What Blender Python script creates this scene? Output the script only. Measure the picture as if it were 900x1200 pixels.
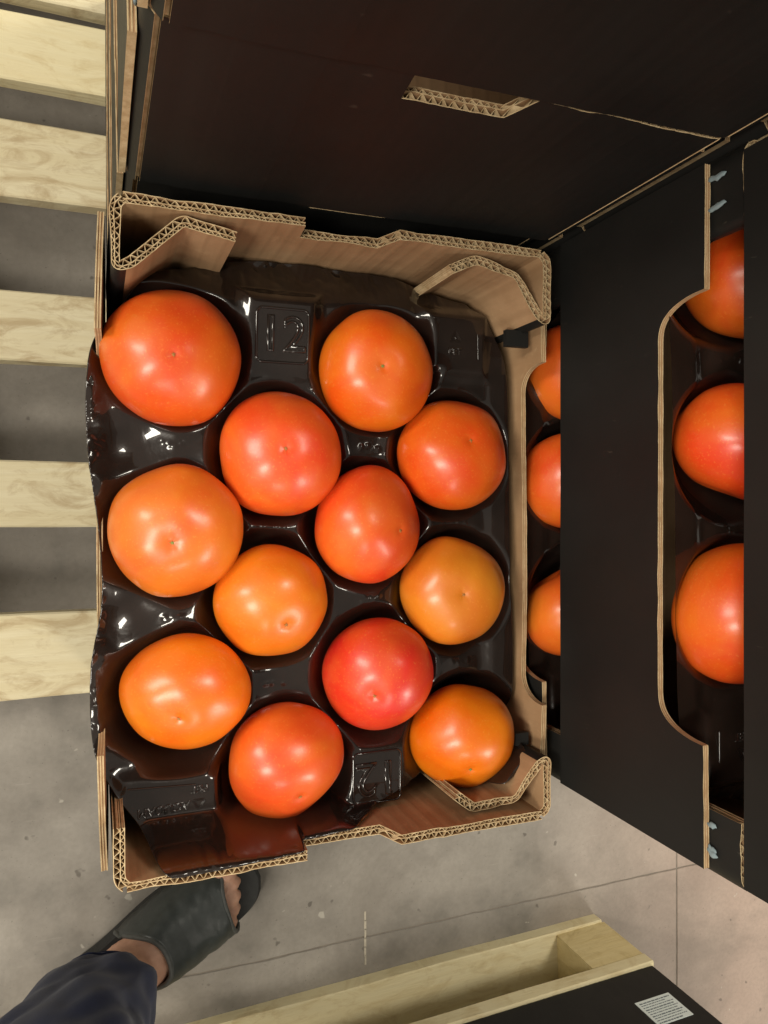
import bpy, bmesh, math, random
from mathutils import Vector, Matrix, noise
R = math.radians
for o in list(bpy.data.objects):
    bpy.data.objects.remove(o)
S = bpy.context.scene
C = S.collection
random.seed(7)

# ------------------------------------------------------------------ camera
cam_d = bpy.data.cameras.new('camera')
cam = bpy.data.objects.new('camera', cam_d)
C.objects.link(cam)
cam_d.sensor_fit = 'VERTICAL'
cam_d.sensor_height = 36.0
cam_d.lens = 882.0 / 1200.0 * 36.0
cam_d.clip_start = 0.01
cam_d.clip_end = 100.0
cam.matrix_world = Matrix(((0.9339, 0.0061, -0.3574, -0.1535),
                           (-0.0026, 0.9999, 0.0102, 0.0222),
                           (0.3575, -0.0086, 0.9339, 0.4528),
                           (0, 0, 0, 1)))
S.camera = cam

# ------------------------------------------------------------------ light: warehouse, rows of ceiling fixtures
W = bpy.data.worlds.new('World')
S.world = W
W.use_nodes = True
W.node_tree.nodes['Background'].inputs[0].default_value = (1.0, 0.92, 0.80, 1)
W.node_tree.nodes['Background'].inputs[1].default_value = 0.35


def ceiling_lamp(d, dist, sx, sy, watts, rot=0.0, col=(1.0, 0.93, 0.80)):
    l = bpy.data.lights.new('ceiling_lamp', 'AREA')
    l.shape = 'RECTANGLE'
    l.size, l.size_y = sx, sy
    l.energy = watts
    l.color = col
    o = bpy.data.objects.new('ceiling_lamp', l)
    C.objects.link(o)
    v = Vector(d).normalized()
    o.location = v * dist
    q = v.to_track_quat('Z', 'Y')
    o.rotation_euler = (q.to_matrix().to_4x4() @ Matrix.Rotation(rot, 4, 'Z')).to_euler()


ceiling_lamp((-0.78, 0.20, 0.58), 5.0, 0.80, 1.60, 112)
ceiling_lamp((-0.58, -0.30, 0.75), 4.6, 0.75, 1.50, 122)
ceiling_lamp((0.50, -0.66, 0.56), 5.2, 0.70, 1.30, 72)
ceiling_lamp((-0.12, -0.78, 0.62), 5.4, 1.30, 0.60, 34)
ceiling_lamp((0.36, 0.30, 0.88), 4.6, 0.70, 1.40, 96)

S.view_settings.view_transform = 'Standard'
S.view_settings.look = 'None'
S.view_settings.gamma = 1.0
S.view_settings.use_curve_mapping = False
S.view_settings.exposure = 0.0
S.cycles.max_bounces = 7
S.cycles.diffuse_bounces = 3
S.cycles.glossy_bounces = 3
S.cycles.transmission_bounces = 2

# ------------------------------------------------------------------ helpers


def tag(o, label=None, cat=None, group=None, kind=None):
    if label: o['label'] = label
    if cat: o['category'] = cat
    if group: o['group'] = group
    if kind: o['kind'] = kind
    return o


def empty(name, loc=(0, 0, 0), rz=0.0):
    o = bpy.data.objects.new(name, None)
    C.objects.link(o)
    o.location = loc
    o.rotation_euler = (0, 0, rz)
    o.empty_display_size = 0.05
    return o


def link(name, me, parent=None, loc=None):
    o = bpy.data.objects.new(name, me)
    C.objects.link(o)
    if parent: o.parent = parent
    if loc: o.location = loc
    return o


class MB:
    def __init__(self):
        self.v, self.f, self.m = [], [], []

    def quad(self, a, b, c, d, m=0):
        n = len(self.v)
        self.v += [a, b, c, d]
        self.f.append((n, n + 1, n + 2, n + 3))
        self.m.append(m)

    def grid(self, rows, m=0, close_u=False, close_v=False):
        n = len(self.v)
        nr, nc = len(rows), len(rows[0])
        for r in rows: self.v += r
        for i in range(nr if close_u else nr - 1):
            for j in range(nc if close_v else nc - 1):
                a = n + i * nc + j
                b = n + i * nc + (j + 1) % nc
                c = n + ((i + 1) % nr) * nc + (j + 1) % nc
                d = n + ((i + 1) % nr) * nc + j
                self.f.append((a, b, c, d))
                self.m.append(m if not callable(m) else m(i, j))
        return n

    def box(self, x0, x1, y0, y1, z0, z1, m=0):
        n = len(self.v)
        self.v += [(x0, y0, z0), (x1, y0, z0), (x1, y1, z0), (x0, y1, z0), (x0, y0, z1), (x1, y0, z1), (x1, y1, z1), (x0, y1, z1)]
        for f in ((0, 3, 2, 1), (4, 5, 6, 7), (0, 1, 5, 4), (1, 2, 6, 5), (2, 3, 7, 6), (3, 0, 4, 7)):
            self.f.append(tuple(n + i for i in f))
            self.m.append(m)

    def mesh(self, name, mats, smooth=False):
        me = bpy.data.meshes.new(name)
        me.from_pydata(self.v, [], self.f)
        for mt in mats: me.materials.append(mt)
        me.polygons.foreach_set('material_index', self.m)
        if smooth: me.polygons.foreach_set('use_smooth', [True] * len(self.f))
        me.update()
        return me


def fix_normals(me):
    bm = bmesh.new()
    bm.from_mesh(me)
    bmesh.ops.recalc_face_normals(bm, faces=bm.faces)
    bm.to_mesh(me)
    bm.free()
    return me


def nz(x, y, z=0.0, s=1.0):
    return noise.noise(Vector((x * s, y * s, z * s)))


# ------------------------------------------------------------------ materials
class NT:
    def __init__(self, name):
        self.mat = bpy.data.materials.new(name)
        self.mat.use_nodes = True
        self.t = self.mat.node_tree
        self.n = self.t.nodes
        self.b = self.n['Principled BSDF']

    def node(self, ty, **kw):
        x = self.n.new(ty)
        for k, v in kw.items():
            if k.startswith('i_'):
                key = k[2:]
                key = int(key) if key.isdigit() else key.replace('_', ' ')
                x.inputs[key].default_value = v
            else:
                setattr(x, k, v)
        return x

    def l(self, a, b):
        self.t.links.new(a, b)

    def coord(self, scale=(1, 1, 1), out='Object', rot=(0, 0, 0)):
        c = self.node('ShaderNodeTexCoord')
        m = self.node('ShaderNodeMapping')
        m.inputs['Scale'].default_value = scale
        m.inputs['Rotation'].default_value = rot
        self.l(c.outputs[out], m.inputs[0])
        return m.outputs[0]

    def noise(self, vec, scale, detail=4, rough=0.55, dist=0.0):
        x = self.node('ShaderNodeTexNoise')
        x.inputs['Scale'].default_value = scale
        x.inputs['Detail'].default_value = detail
        x.inputs['Roughness'].default_value = rough
        x.inputs['Distortion'].default_value = dist
        self.l(vec, x.inputs['Vector'])
        return x.outputs['Fac']

    def ramp(self, fac, stops):
        x = self.node('ShaderNodeValToRGB')
        e = x.color_ramp.elements
        while len(e) > 1: e.remove(e[-1])
        e[0].position, e[0].color = stops[0][0], (*stops[0][1], 1) if len(stops[0][1]) == 3 else stops[0][1]
        for p, c in stops[1:]:
            k = e.new(p)
            k.color = (*c, 1)
        self.l(fac, x.inputs[0])
        return x.outputs[0]

    def mix(self, fac, a, b, mode='MIX'):
        x = self.node('ShaderNodeMix', data_type='RGBA', blend_type=mode)
        for sock, val in ((x.inputs[0], fac), (x.inputs[6], a), (x.inputs[7], b)):
            if isinstance(val, (int, float)): sock.default_value = val
            elif isinstance(val, tuple): sock.default_value = (*val, 1) if len(val) == 3 else val
            else: self.l(val, sock)
        return x.outputs[2]

    def math(self, op, a, b=0.0, clamp=False):
        x = self.node('ShaderNodeMath', operation=op, use_clamp=clamp)
        for s, v in ((x.inputs[0], a), (x.inputs[1], b)):
            if isinstance(v, (int, float)): s.default_value = v
            else: self.l(v, s)
        return x.outputs[0]

    def bump(self, h, strength=0.3, dist=0.001, normal=None):
        x = self.node('ShaderNodeBump')
        x.inputs['Strength'].default_value = strength
        x.inputs['Distance'].default_value = dist
        self.l(h, x.inputs['Height'])
        if normal is not None: self.l(normal, x.inputs['Normal'])
        return x.outputs[0]

    def set(self, **kw):
        for k, v in kw.items():
            s = self.b.inputs[k.replace('_', ' ')]
            if isinstance(v, (int, float)): s.default_value = v
            elif isinstance(v, tuple): s.default_value = (*v, 1) if len(v) == 3 and s.type == 'RGBA' else v
            else: self.l(v, s)
        return self.mat


def mat_kraft():
    t = NT('kraft')
    c = t.coord()
    n1 = t.noise(c, 28, 4)
    n2 = t.noise(t.coord((1, 1, 0.12)), 420, 3)
    col = t.ramp(n1, [(0.3, (0.37, 0.225, 0.118)), (0.7, (0.48, 0.31, 0.175))])
    col = t.mix(t.math('MULTIPLY', n2, 0.35), col, (0.26, 0.15, 0.075))
    # vertical, slightly darker lines where the flutes print through the liner
    w = t.node('ShaderNodeTexWave', wave_type='BANDS', bands_direction='X')
    w.inputs['Scale'].default_value = 30.0
    w.inputs['Distortion'].default_value = 0.4
    w.inputs['Detail'].default_value = 1.0
    t.l(c, w.inputs['Vector'])
    col = t.mix(t.math('MULTIPLY', t.ramp(w.outputs['Fac'], [(0.75, (0, 0, 0)), (1.0, (1, 1, 1))]), 0.22), col, (0.20, 0.115, 0.055))
    blot = t.noise(c, 75, 5, 0.7, 1.0)
    col = t.mix(t.ramp(blot, [(0.58, (0, 0, 0)), (0.74, (0.45, 0.45, 0.45))]), col, (0.55, 0.37, 0.21))
    h = t.math('ADD', t.math('MULTIPLY', w.outputs['Fac'], 0.7), t.math('MULTIPLY', n2, 0.8))
    return t.set(Base_Color=col, Roughness=0.82, Specular_IOR_Level=0.15, Normal=t.bump(h, 0.35, 0.0006))


def mat_edge():
    t = NT('kraft_cut_edge')
    c = t.coord()
    n1 = t.noise(c, 160, 3)
    n2 = t.noise(c, 1500, 2)
    col = t.ramp(n1, [(0.3, (0.46, 0.32, 0.17)), (0.7, (0.74, 0.59, 0.36))])
    col = t.mix(t.math('MULTIPLY', n2, 0.45), col, (0.36, 0.24, 0.13))
    return t.set(Base_Color=col, Roughness=0.9, Specular_IOR_Level=0.1, Normal=t.bump(n2, 0.5, 0.0005))


def mat_black_print():
    t = NT('black_print')
    c = t.coord()
    n1 = t.noise(c, 9, 4)
    n2 = t.noise(t.coord((1, 1, 6)), 150, 3)
    sc = t.noise(t.coord((2, 14, 3)), 26, 3)
    rub = t.noise(t.coord((1, 1, 0.5)), 38, 6, 0.75, 0.8)
    col = t.ramp(n1, [(0.3, (0.0100, 0.0098, 0.0090)), (0.7, (0.0150, 0.0147, 0.0136))])
    col = t.mix(t.ramp(sc, [(0.71, (0, 0, 0)), (0.77, (0.10, 0.10, 0.10))]), col, (0.30, 0.25, 0.19))
    col = t.mix(t.ramp(rub, [(0.66, (0, 0, 0)), (0.80, (0.08, 0.08, 0.08))]), col, (0.25, 0.21, 0.17))
    # the flutes telegraph faintly through the printed liner
    sep = t.node('ShaderNodeSeparateXYZ')
    t.l(c, sep.inputs[0])
    u = t.math('ADD', sep.outputs[0], sep.outputs[1])
    w = t.math('SINE', t.math('MULTIPLY', u, 2 * math.pi / 0.0056))
    n3 = t.noise(c, 420, 2)
    h = t.math('ADD', t.math('MULTIPLY', w, 0.10), n3)
    r = t.math('ADD', t.math('MULTIPLY', rub, 0.25), 0.44)
    return t.set(Base_Color=col, Roughness=r, Specular_IOR_Level=0.27, Normal=t.bump(h, 0.07, 0.0006))


def mat_liner():
    t = NT('black_glossy_plastic')
    c = t.coord()
    n1 = t.noise(c, 34, 3, 0.5, 0.8)
    n2 = t.noise(c, 110, 2, 0.5, 0.5)
    rid = t.math('ABSOLUTE', t.math('SUBTRACT', t.noise(c, 55, 2, 0.5, 1.2), 0.5))
    h = t.math('ADD', t.math('ADD', n1, t.math('MULTIPLY', n2, 0.12)), t.math('MULTIPLY', rid, -0.22))
    dust = t.noise(c, 1400, 2)
    col = t.ramp(n1, [(0.3, (0.012, 0.0080, 0.0062)), (0.7, (0.019, 0.0125, 0.0098))])
    col = t.mix(t.ramp(dust, [(0.70, (0, 0, 0)), (0.78, (0.25, 0.25, 0.25))]), col, (0.20, 0.17, 0.14))
    return t.set(Base_Color=col, Roughness=0.26, IOR=1.5, Specular_IOR_Level=0.18, Coat_Weight=1.0, Coat_Roughness=0.03, Normal=t.bump(h, 0.20, 0.0036))


def mat_emboss():
    t = NT('moulded_plastic_relief')
    n = t.noise(t.coord(), 90, 2)
    col = t.ramp(n, [(0.3, (0.012, 0.0085, 0.0068)), (0.7, (0.017, 0.012, 0.0096))])
    return t.set(Base_Color=col, Roughness=0.12, Specular_IOR_Level=0.5, Coat_Weight=1.0, Coat_Roughness=0.03)


def mat_tomato():
    t = NT('tomato_skin')
    oi = t.node('ShaderNodeObjectInfo')
    c = t.coord()
    loc = t.node('ShaderNodeVectorMath', operation='ADD')
    rv = t.node('ShaderNodeVectorMath', operation='SCALE')
    rv.inputs[0].default_value = (3.1, 7.7, 1.3)
    t.l(oi.outputs['Random'], rv.inputs['Scale'])
    t.l(c, loc.inputs[0])
    t.l(rv.outputs[0], loc.inputs[1])
    v = loc.outputs[0]
    big = t.noise(v, 17, 4, 0.55, 0.6)
    fine = t.noise(v, 260, 3, 0.6)
    speck = t.noise(v, 620, 2, 0.6)
    scuff = t.noise(v, 75, 5, 0.75, 2.0)
    sep = t.node('ShaderNodeSeparateXYZ')
    t.l(t.coord(), sep.inputs[0])
    pole = t.math('MULTIPLY', t.math('SUBTRACT', sep.outputs[2], 0.010), 34.0, True)
    base = oi.outputs['Color']
    red = t.mix(1.0, base, (0.96, 0.62, 0.60), 'MULTIPLY')
    yel = t.mix(0.38, base, (0.80, 0.26, 0.010))
    col = t.mix(t.ramp(big, [(0.34, (0, 0, 0)), (0.66, (1, 1, 1))]), red, yel)
    col = t.mix(t.math('MULTIPLY', pole, 0.30), col, red)
    # pale lenticels and a few brown scuffs
    col = t.mix(t.ramp(speck, [(0.59, (0, 0, 0)), (0.71, (0.22, 0.22, 0.22))]), col, (0.90, 0.38, 0.07))
    col = t.mix(t.ramp(scuff, [(0.69, (0, 0, 0)), (0.77, (0.48, 0.48, 0.48))]), col, (0.42, 0.13, 0.03))
    h = t.math('ADD', fine, t.math('MULTIPLY', speck, 0.6))
    nrm = t.bump(h, 0.16, 0.0005)
    rr = t.math('ADD', t.math('MULTIPLY', scuff, 0.22), 0.27)
    return t.set(Base_Color=col, Roughness=rr, Specular_IOR_Level=0.5, Subsurface_Weight=0.12,
                 Subsurface_Radius=(1.0, 0.22, 0.05), Subsurface_Scale=0.004, Coat_Weight=0.40, Coat_Roughness=0.25, Normal=nrm)


def mat_wood(name, a, b, k, axis=0):
    t = NT(name)
    sc = [26, 26, 26]
    sc[axis] = 2.2
    c = t.coord(tuple(sc))
    oi = t.node('ShaderNodeObjectInfo')
    ad = t.node('ShaderNodeVectorMath', operation='ADD')
    sv = t.node('ShaderNodeVectorMath', operation='SCALE')
    sv.inputs[0].default_value = (11, 23, 17)
    t.l(oi.outputs['Random'], sv.inputs['Scale'])
    t.l(c, ad.inputs[0])
    t.l(sv.outputs[0], ad.inputs[1])
    v = ad.outputs[0]
    g = t.noise(v, 1.6, 5, 0.6, 1.4)
    f = t.noise(v, 9.0, 4, 0.6)
    st = t.noise(t.coord((1.0, 2.2, 1.0) if axis == 0 else (2.2, 1.0, 1.0)), 13, 5, 0.68, 1.6)
    col = t.ramp(g, [(0.25, a), (0.62, b), (0.85, k)])
    col = t.mix(t.math('MULTIPLY', f, 0.35), col, k)
    col = t.mix(t.ramp(st, [(0.48, (0, 0, 0)), (0.66, (0.70, 0.70, 0.70))]), col, k)
    return t.set(Base_Color=col, Roughness=0.78, Specular_IOR_Level=0.2, Normal=t.bump(t.math('ADD', f, g), 0.4, 0.002))


def mat_concrete():
    t = NT('worn_concrete')
    c = t.coord(out='Object')
    big = t.noise(c, 1.5, 4, 0.55)
    mid = t.noise(c, 9, 5, 0.62)
    fine = t.noise(c, 150, 3, 0.6)
    spot = t.noise(c, 48, 2, 0.5)
    scr = t.noise(t.coord((3, 40, 1), rot=(0, 0, 0.6)), 5, 3)
    col = t.ramp(mid, [(0.25, (0.17, 0.158, 0.138)), (0.45, (0.265, 0.243, 0.213)), (0.75, (0.36, 0.332, 0.292))])
    sep = t.node('ShaderNodeSeparateXYZ')
    t.l(c, sep.inputs[0])
    # the floor to the right keeps a pinkish worn coating
    px = t.math('ADD', t.math('MULTIPLY', t.math('SUBTRACT', sep.outputs[0], 0.50), 2.2), t.math('SUBTRACT', big, 0.5), True)
    col = t.mix(t.math('MULTIPLY', px, 0.70), col, (0.47, 0.340, 0.275))
    col = t.mix(t.ramp(fine, [(0.35, (0.16, 0.16, 0.16)), (0.6, (0, 0, 0))]), col, (0.17, 0.15, 0.13))
    col = t.mix(t.ramp(spot, [(0.73, (0, 0, 0)), (0.77, (0.6, 0.6, 0.6))]), col, (0.55, 0.52, 0.45))
    col = t.mix(t.ramp(spot, [(0.24, (0.6, 0.6, 0.6)), (0.29, (0, 0, 0))]), col, (0.07, 0.06, 0.05))
    col = t.mix(t.ramp(scr, [(0.70, (0, 0, 0)), (0.76, (0.22, 0.22, 0.22))]), col, (0.45, 0.42, 0.37))
    grime = t.noise(c, 4.2, 6, 0.68, 0.9)
    col = t.mix(t.ramp(grime, [(0.44, (0, 0, 0)), (0.70, (0.45, 0.45, 0.45))]), col, (0.150, 0.130, 0.108))
    grit = t.noise(c, 320, 2, 0.5)
    col = t.mix(t.ramp(grit, [(0.70, (0, 0, 0)), (0.76, (0.5, 0.5, 0.5))]), col, (0.09, 0.078, 0.062))
    r = t.math('ADD', t.math('MULTIPLY', mid, 0.25), 0.42)
    return t.set(Base_Color=col, Roughness=r, Specular_IOR_Level=0.35, Normal=t.bump(t.math('ADD', fine, mid), 0.25, 0.001))


def mat_plain(name, col, rough=0.5, bump=0.0, scale=200, spec=0.4, var=0.25):
    t = NT(name)
    n = t.noise(t.coord(), scale, 4)
    c2 = tuple(x * (1 - var) for x in col)
    cc = t.ramp(n, [(0.3, c2), (0.7, col)])
    kw = dict(Base_Color=cc, Roughness=rough, Specular_IOR_Level=spec)
    if bump: kw['Normal'] = t.bump(n, bump, 0.001)
    return t.set(**kw)


def mat_denim():
    t = NT('navy_cloth')
    c = t.coord()
    w1 = t.noise(t.coord((1, 1, 1)), 900, 2)
    w2 = t.noise(c, 30, 4)
    col = t.ramp(w2, [(0.3, (0.008, 0.013, 0.038)), (0.7, (0.018, 0.027, 0.076))])
    col = t.mix(t.math('MULTIPLY', w1, 0.3), col, (0.04, 0.042, 0.07))
    return t.set(Base_Color=col, Roughness=0.9, Specular_IOR_Level=0.15, Sheen_Weight=0.15, Normal=t.bump(w1, 0.4, 0.0008))


def mat_skin():
    t = NT('skin')
    n = t.noise(t.coord(), 90, 4)
    col = t.ramp(n, [(0.3, (0.50, 0.27, 0.18)), (0.7, (0.62, 0.36, 0.25))])
    return t.set(Base_Color=col, Roughness=0.5, Subsurface_Weight=0.15, Subsurface_Radius=(1, 0.35, 0.2), Subsurface_Scale=0.01, Normal=t.bump(n, 0.2, 0.001))


M = dict(kraft=mat_kraft(), edge=mat_edge(), black=mat_black_print(), liner=mat_liner(), emboss=mat_emboss(), tomato=mat_tomato(),
         wood=mat_wood('old_pine', (0.80, 0.74, 0.53), (0.72, 0.64, 0.42), (0.42, 0.31, 0.17), 0),
         wood_pale=mat_wood('pale_pine', (0.84, 0.77, 0.52), (0.80, 0.71, 0.45), (0.62, 0.50, 0.27), 0),
         wood_end=mat_wood('pine_block', (0.80, 0.68, 0.38), (0.72, 0.59, 0.30), (0.50, 0.38, 0.17), 0),
         wood_y=mat_wood('pine_bearer', (0.60, 0.50, 0.25), (0.53, 0.42, 0.20), (0.34, 0.25, 0.11), 1),
         concrete=mat_concrete(), joint=mat_plain('joint_dirt', (0.24, 0.21, 0.175), 0.9, 0.4, 60),
         glue=mat_plain('hot_melt_glue', (0.26, 0.34, 0.37), 0.3, 0.2, 80),
         scar=mat_plain('blossom_scar', (0.46, 0.22, 0.06), 0.8, 0.4, 600),
         scar_green=mat_plain('green_scar', (0.25, 0.30, 0.07), 0.8, 0.4, 600),
         paper=mat_plain('label_paper', (0.80, 0.88, 0.86), 0.55, 0.0, 60, 0.4, 0.06),
         ink=mat_plain('label_ink', (0.16, 0.20, 0.23), 0.7),
         navy=mat_denim(), skin=mat_skin(),
         shoe=mat_plain('grey_leather', (0.050, 0.058, 0.056), 0.36, 0.35, 120, 0.5),
         shoe_rim=mat_plain('leather_piping', (0.09, 0.095, 0.09), 0.5, 0.2, 160),
         sole=mat_plain('rubber_sole', (0.035, 0.036, 0.035), 0.7, 0.3, 150))

# ------------------------------------------------------------------ the setting: floor slabs
ZF, ZP = -0.627, -0.483
fb = MB()
fb.quad((-6, -6, ZF - 0.0014), (6, -6, ZF - 0.0014), (6, 6, ZF - 0.0014), (-6, 6, ZF - 0.0014))
floor = tag(link('floor', fb.mesh('floor', [M['joint']])), kind='structure')


def slab(poly):
    bm = bmesh.new()
    vs = [bm.verts.new((x, y, ZF)) for x, y in poly]
    f = bm.faces.new(vs)
    r = bmesh.ops.extrude_face_region(bm, geom=[f])
    for e in r['geom']:
        if isinstance(e, bmesh.types.BMVert): e.co.z -= 0.02
    bmesh.ops.recalc_face_normals(bm, faces=bm.faces)
    bmesh.ops.bevel(bm, geom=[e for e in bm.edges if abs(e.verts[0].co.z - ZF) < 1e-6 and abs(e.verts[1].co.z - ZF) < 1e-6],
                    offset=0.0008, segments=1, affect='EDGES')
    me = bpy.data.meshes.new('slab')
    bm.to_mesh(me)
    bm.free()
    me.materials.append(M['concrete'])
    return link('concrete_slab', me, floor)


g = 0.0014
JX, JY = 0.827, -0.640
xs = [-6, JX - 3.0 - 0.0, JX - 1.5, JX, JX + 1.5, 6]
ys = [-6, JY - 1.6, JY, JY + 1.6, 6]


def wav(x, y):
    return y + 0.0020 * nz(x * 6, y * 3) + 0.0008 * nz(x * 31, y * 3, 4.0) + 0.0007 * nz(x * 110, y, 8.0)


for i in range(len(xs) - 1):
    for j in range(len(ys) - 1):
        xa, xb = xs[i] + g, xs[i + 1] - g
        st = 0.012 if i == 2 or i == 3 else 0.4
        n = max(1, int((xb - xa) / st))
        lo = [(xa + (xb - xa) * k / n, ys[j] + g * (0.8 + 0.7 * nz(k * 0.31, j))) for k in range(n + 1)]
        hi = [(xa + (xb - xa) * k / n, ys[j + 1] - g * (0.8 + 0.7 * nz(k * 0.23, j + 7))) for k in range(n + 1)]
        slab([(x, wav(x, y)) for x, y in lo] + [(x, wav(x, y)) for x, y in reversed(hi)])
# pale scratch in the floor
sc = MB()
for k in range(6):
    y0, y1 = -0.600 - k * 0.0135, -0.600 - (k + 1) * 0.0135 - 0.001
    sc.box(0.2255 + nz(k, 0.3) * 0.001, 0.2285 + nz(k, 2.3) * 0.001, y1, y0, ZF - 0.001, ZF + 0.0006)
link('scratch', sc.mesh('scratch', [mat_plain('pale_scratch', (0.50, 0.45, 0.36), 0.9)]), floor)

# ------------------------------------------------------------------ pallets


def board(name, x0, x1, y0, y1, z0, z1, mat, parent, seed, warp=0.0028, axis=0):
    """a sawn board with rough, slightly wandering edges"""
    mb = MB()
    n = 24
    rows = []
    for i in range(n + 1):
        t = i / n
        a = x0 + (x1 - x0) * t if axis == 0 else y0 + (y1 - y0) * t
        w = lambda k: nz(a * 5, seed * 3.7 + k * 9.1) * warp
        b0, b1 = (y0, y1) if axis == 0 else (x0, x1)
        e = 0.0018
        ring = [(b0 + w(0), z0), (b1 + w(1), z0), (b1 + w(2), z1 - e + w(4) * .5), (b1 - e + w(2), z1 + w(4) * .5), (b0 + e + w(3), z1 + w(5) * .5), (b0 + w(3), z1 - e + w(5) * .5)]
        rows.append([(a, p, q) if axis == 0 else (p, a, q) for p, q in ring])
    s = mb.grid(rows, close_v=True)
    mb.f.append(tuple(s + k for k in range(6)))
    mb.m.append(0)
    mb.f.append(tuple(s + n * 6 + 5 - k for k in range(6)))
    mb.m.append(0)
    return link(name, fix_normals(mb.mesh(name, [mat])), parent)


pal = tag(empty('wooden_pallet', (0, 0, ZF)), 'pine pallet of spaced planks under the tomato box stacks', 'pallet')
pal.location = (0, 0, 0)
for i, (y0, y1, mt) in enumerate([(-0.197, -0.100, 'wood'), (-0.003, 0.072, 'wood'), (0.184, 0.263, 'wood'), (0.366, 0.452, 'wood'), (0.497, 0.574, 'wood_pale'), (0.592, 0.700, 'wood')]):
    board('deck_plank', -1.02, 0.62, y0, y1, ZP - 0.022, ZP, M[mt], pal, i)
for i, x in enumerate((-0.98, -0.46, 0.02, 0.48)):
    board('bearer', x, x + 0.10, -0.195, 0.698, ZP - 0.0445, ZP - 0.0225, M['wood_y'], pal, 20 + i, axis=1)
for i, x in enumerate((-0.98, -0.46, 0.02, 0.48)):
    for j, y in enumerate((-0.195, 0.20, 0.60)):
        board('block', x, x + 0.10, y, y + 0.098, ZF + 0.0225, ZP - 0.045, M['wood_end'], pal, 40 + i * 3 + j)
for j, y in enumerate((-0.195, 0.20, 0.60)):
    pass
for i, x in enumerate((-0.98, -0.46, 0.02, 0.48)):
    board('base_board', x, x + 0.10, -0.194, 0.697, ZF + 0.0003, ZF + 0.022, M['wood_y'], pal, 70 + i, axis=1)

RZ2 = R(1.6)
pal2 = tag(empty('wooden_pallet', (0.650, -0.690, ZF), RZ2), 'pale pine pallet corner beneath the labelled black box', 'pallet')
board('base_board', -1.02, -0.004, -0.110, 0.004, 0.0003, 0.022, M['wood_pale'], pal2, 101)
board('base_board', -1.02, -0.004, -0.47, -0.37, 0.0003, 0.022, M['wood_pale'], pal2, 102)
board('base_board', -1.02, -0.004, -0.80, -0.69, 0.0003, 0.022, M['wood_pale'], pal2, 103)
for i, x in enumerate((-0.094, -0.76, -1.02)):
    for j, y in enumerate((-0.100, -0.465, -0.80)):
        board('block', x, x + 0.094, y, y + 0.1, 0.0225, 0.1215, M['wood_end'], pal2, 110 + i * 3 + j)
for i, y in enumerate((-0.090, -0.20, -0.34, -0.48, -0.62, -0.80)):
    board('deck_plank', -1.02, 0.001, y, y + 0.092, 0.122, 0.1435, M['wood_pale'], pal2, 130 + i)

# ------------------------------------------------------------------ corrugated board
BH = 0.161          # box height
HX, HY = 0.1457, 0.2


def polyline(pts, step, rad=0.004):
    """rounded-corner polyline sampled at even step; returns positions and left normals"""
    P = [Vector((x, y)) for x, y in pts]
    dense = [P[0]]
    for i in range(1, len(P) - 1):
        a, b, c = P[i - 1], P[i], P[i + 1]
        ra = min(rad, (a - b).length * .45)
        rc = min(rad, (c - b).length * .45)
        p0 = b + (a - b).normalized() * ra
        p1 = b + (c - b).normalized() * rc
        for k in range(7):
            t = k / 6
            dense.append((1 - t) ** 2 * p0 + 2 * t * (1 - t) * b + t * t * p1)
    dense.append(P[-1])
    L = [0]
    for a, b in zip(dense, dense[1:]): L.append(L[-1] + (b - a).length)
    n = max(2, int(L[-1] / step))
    out, j = [], 0
    for i in range(n + 1):
        s = L[-1] * i / n
        while j < len(L) - 2 and L[j + 1] < s: j += 1
        d = max(1e-9, L[j + 1] - L[j])
        out.append(dense[j].lerp(dense[j + 1], (s - L[j]) / d))
    nor = []
    for i in range(len(out)):
        a, b = out[max(0, i - 2)], out[min(len(out) - 1, i + 2)]
        d = (b - a).normalized()
        nor.append(Vector((-d.y, d.x)))
    return out, nor, L[-1]


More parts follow.
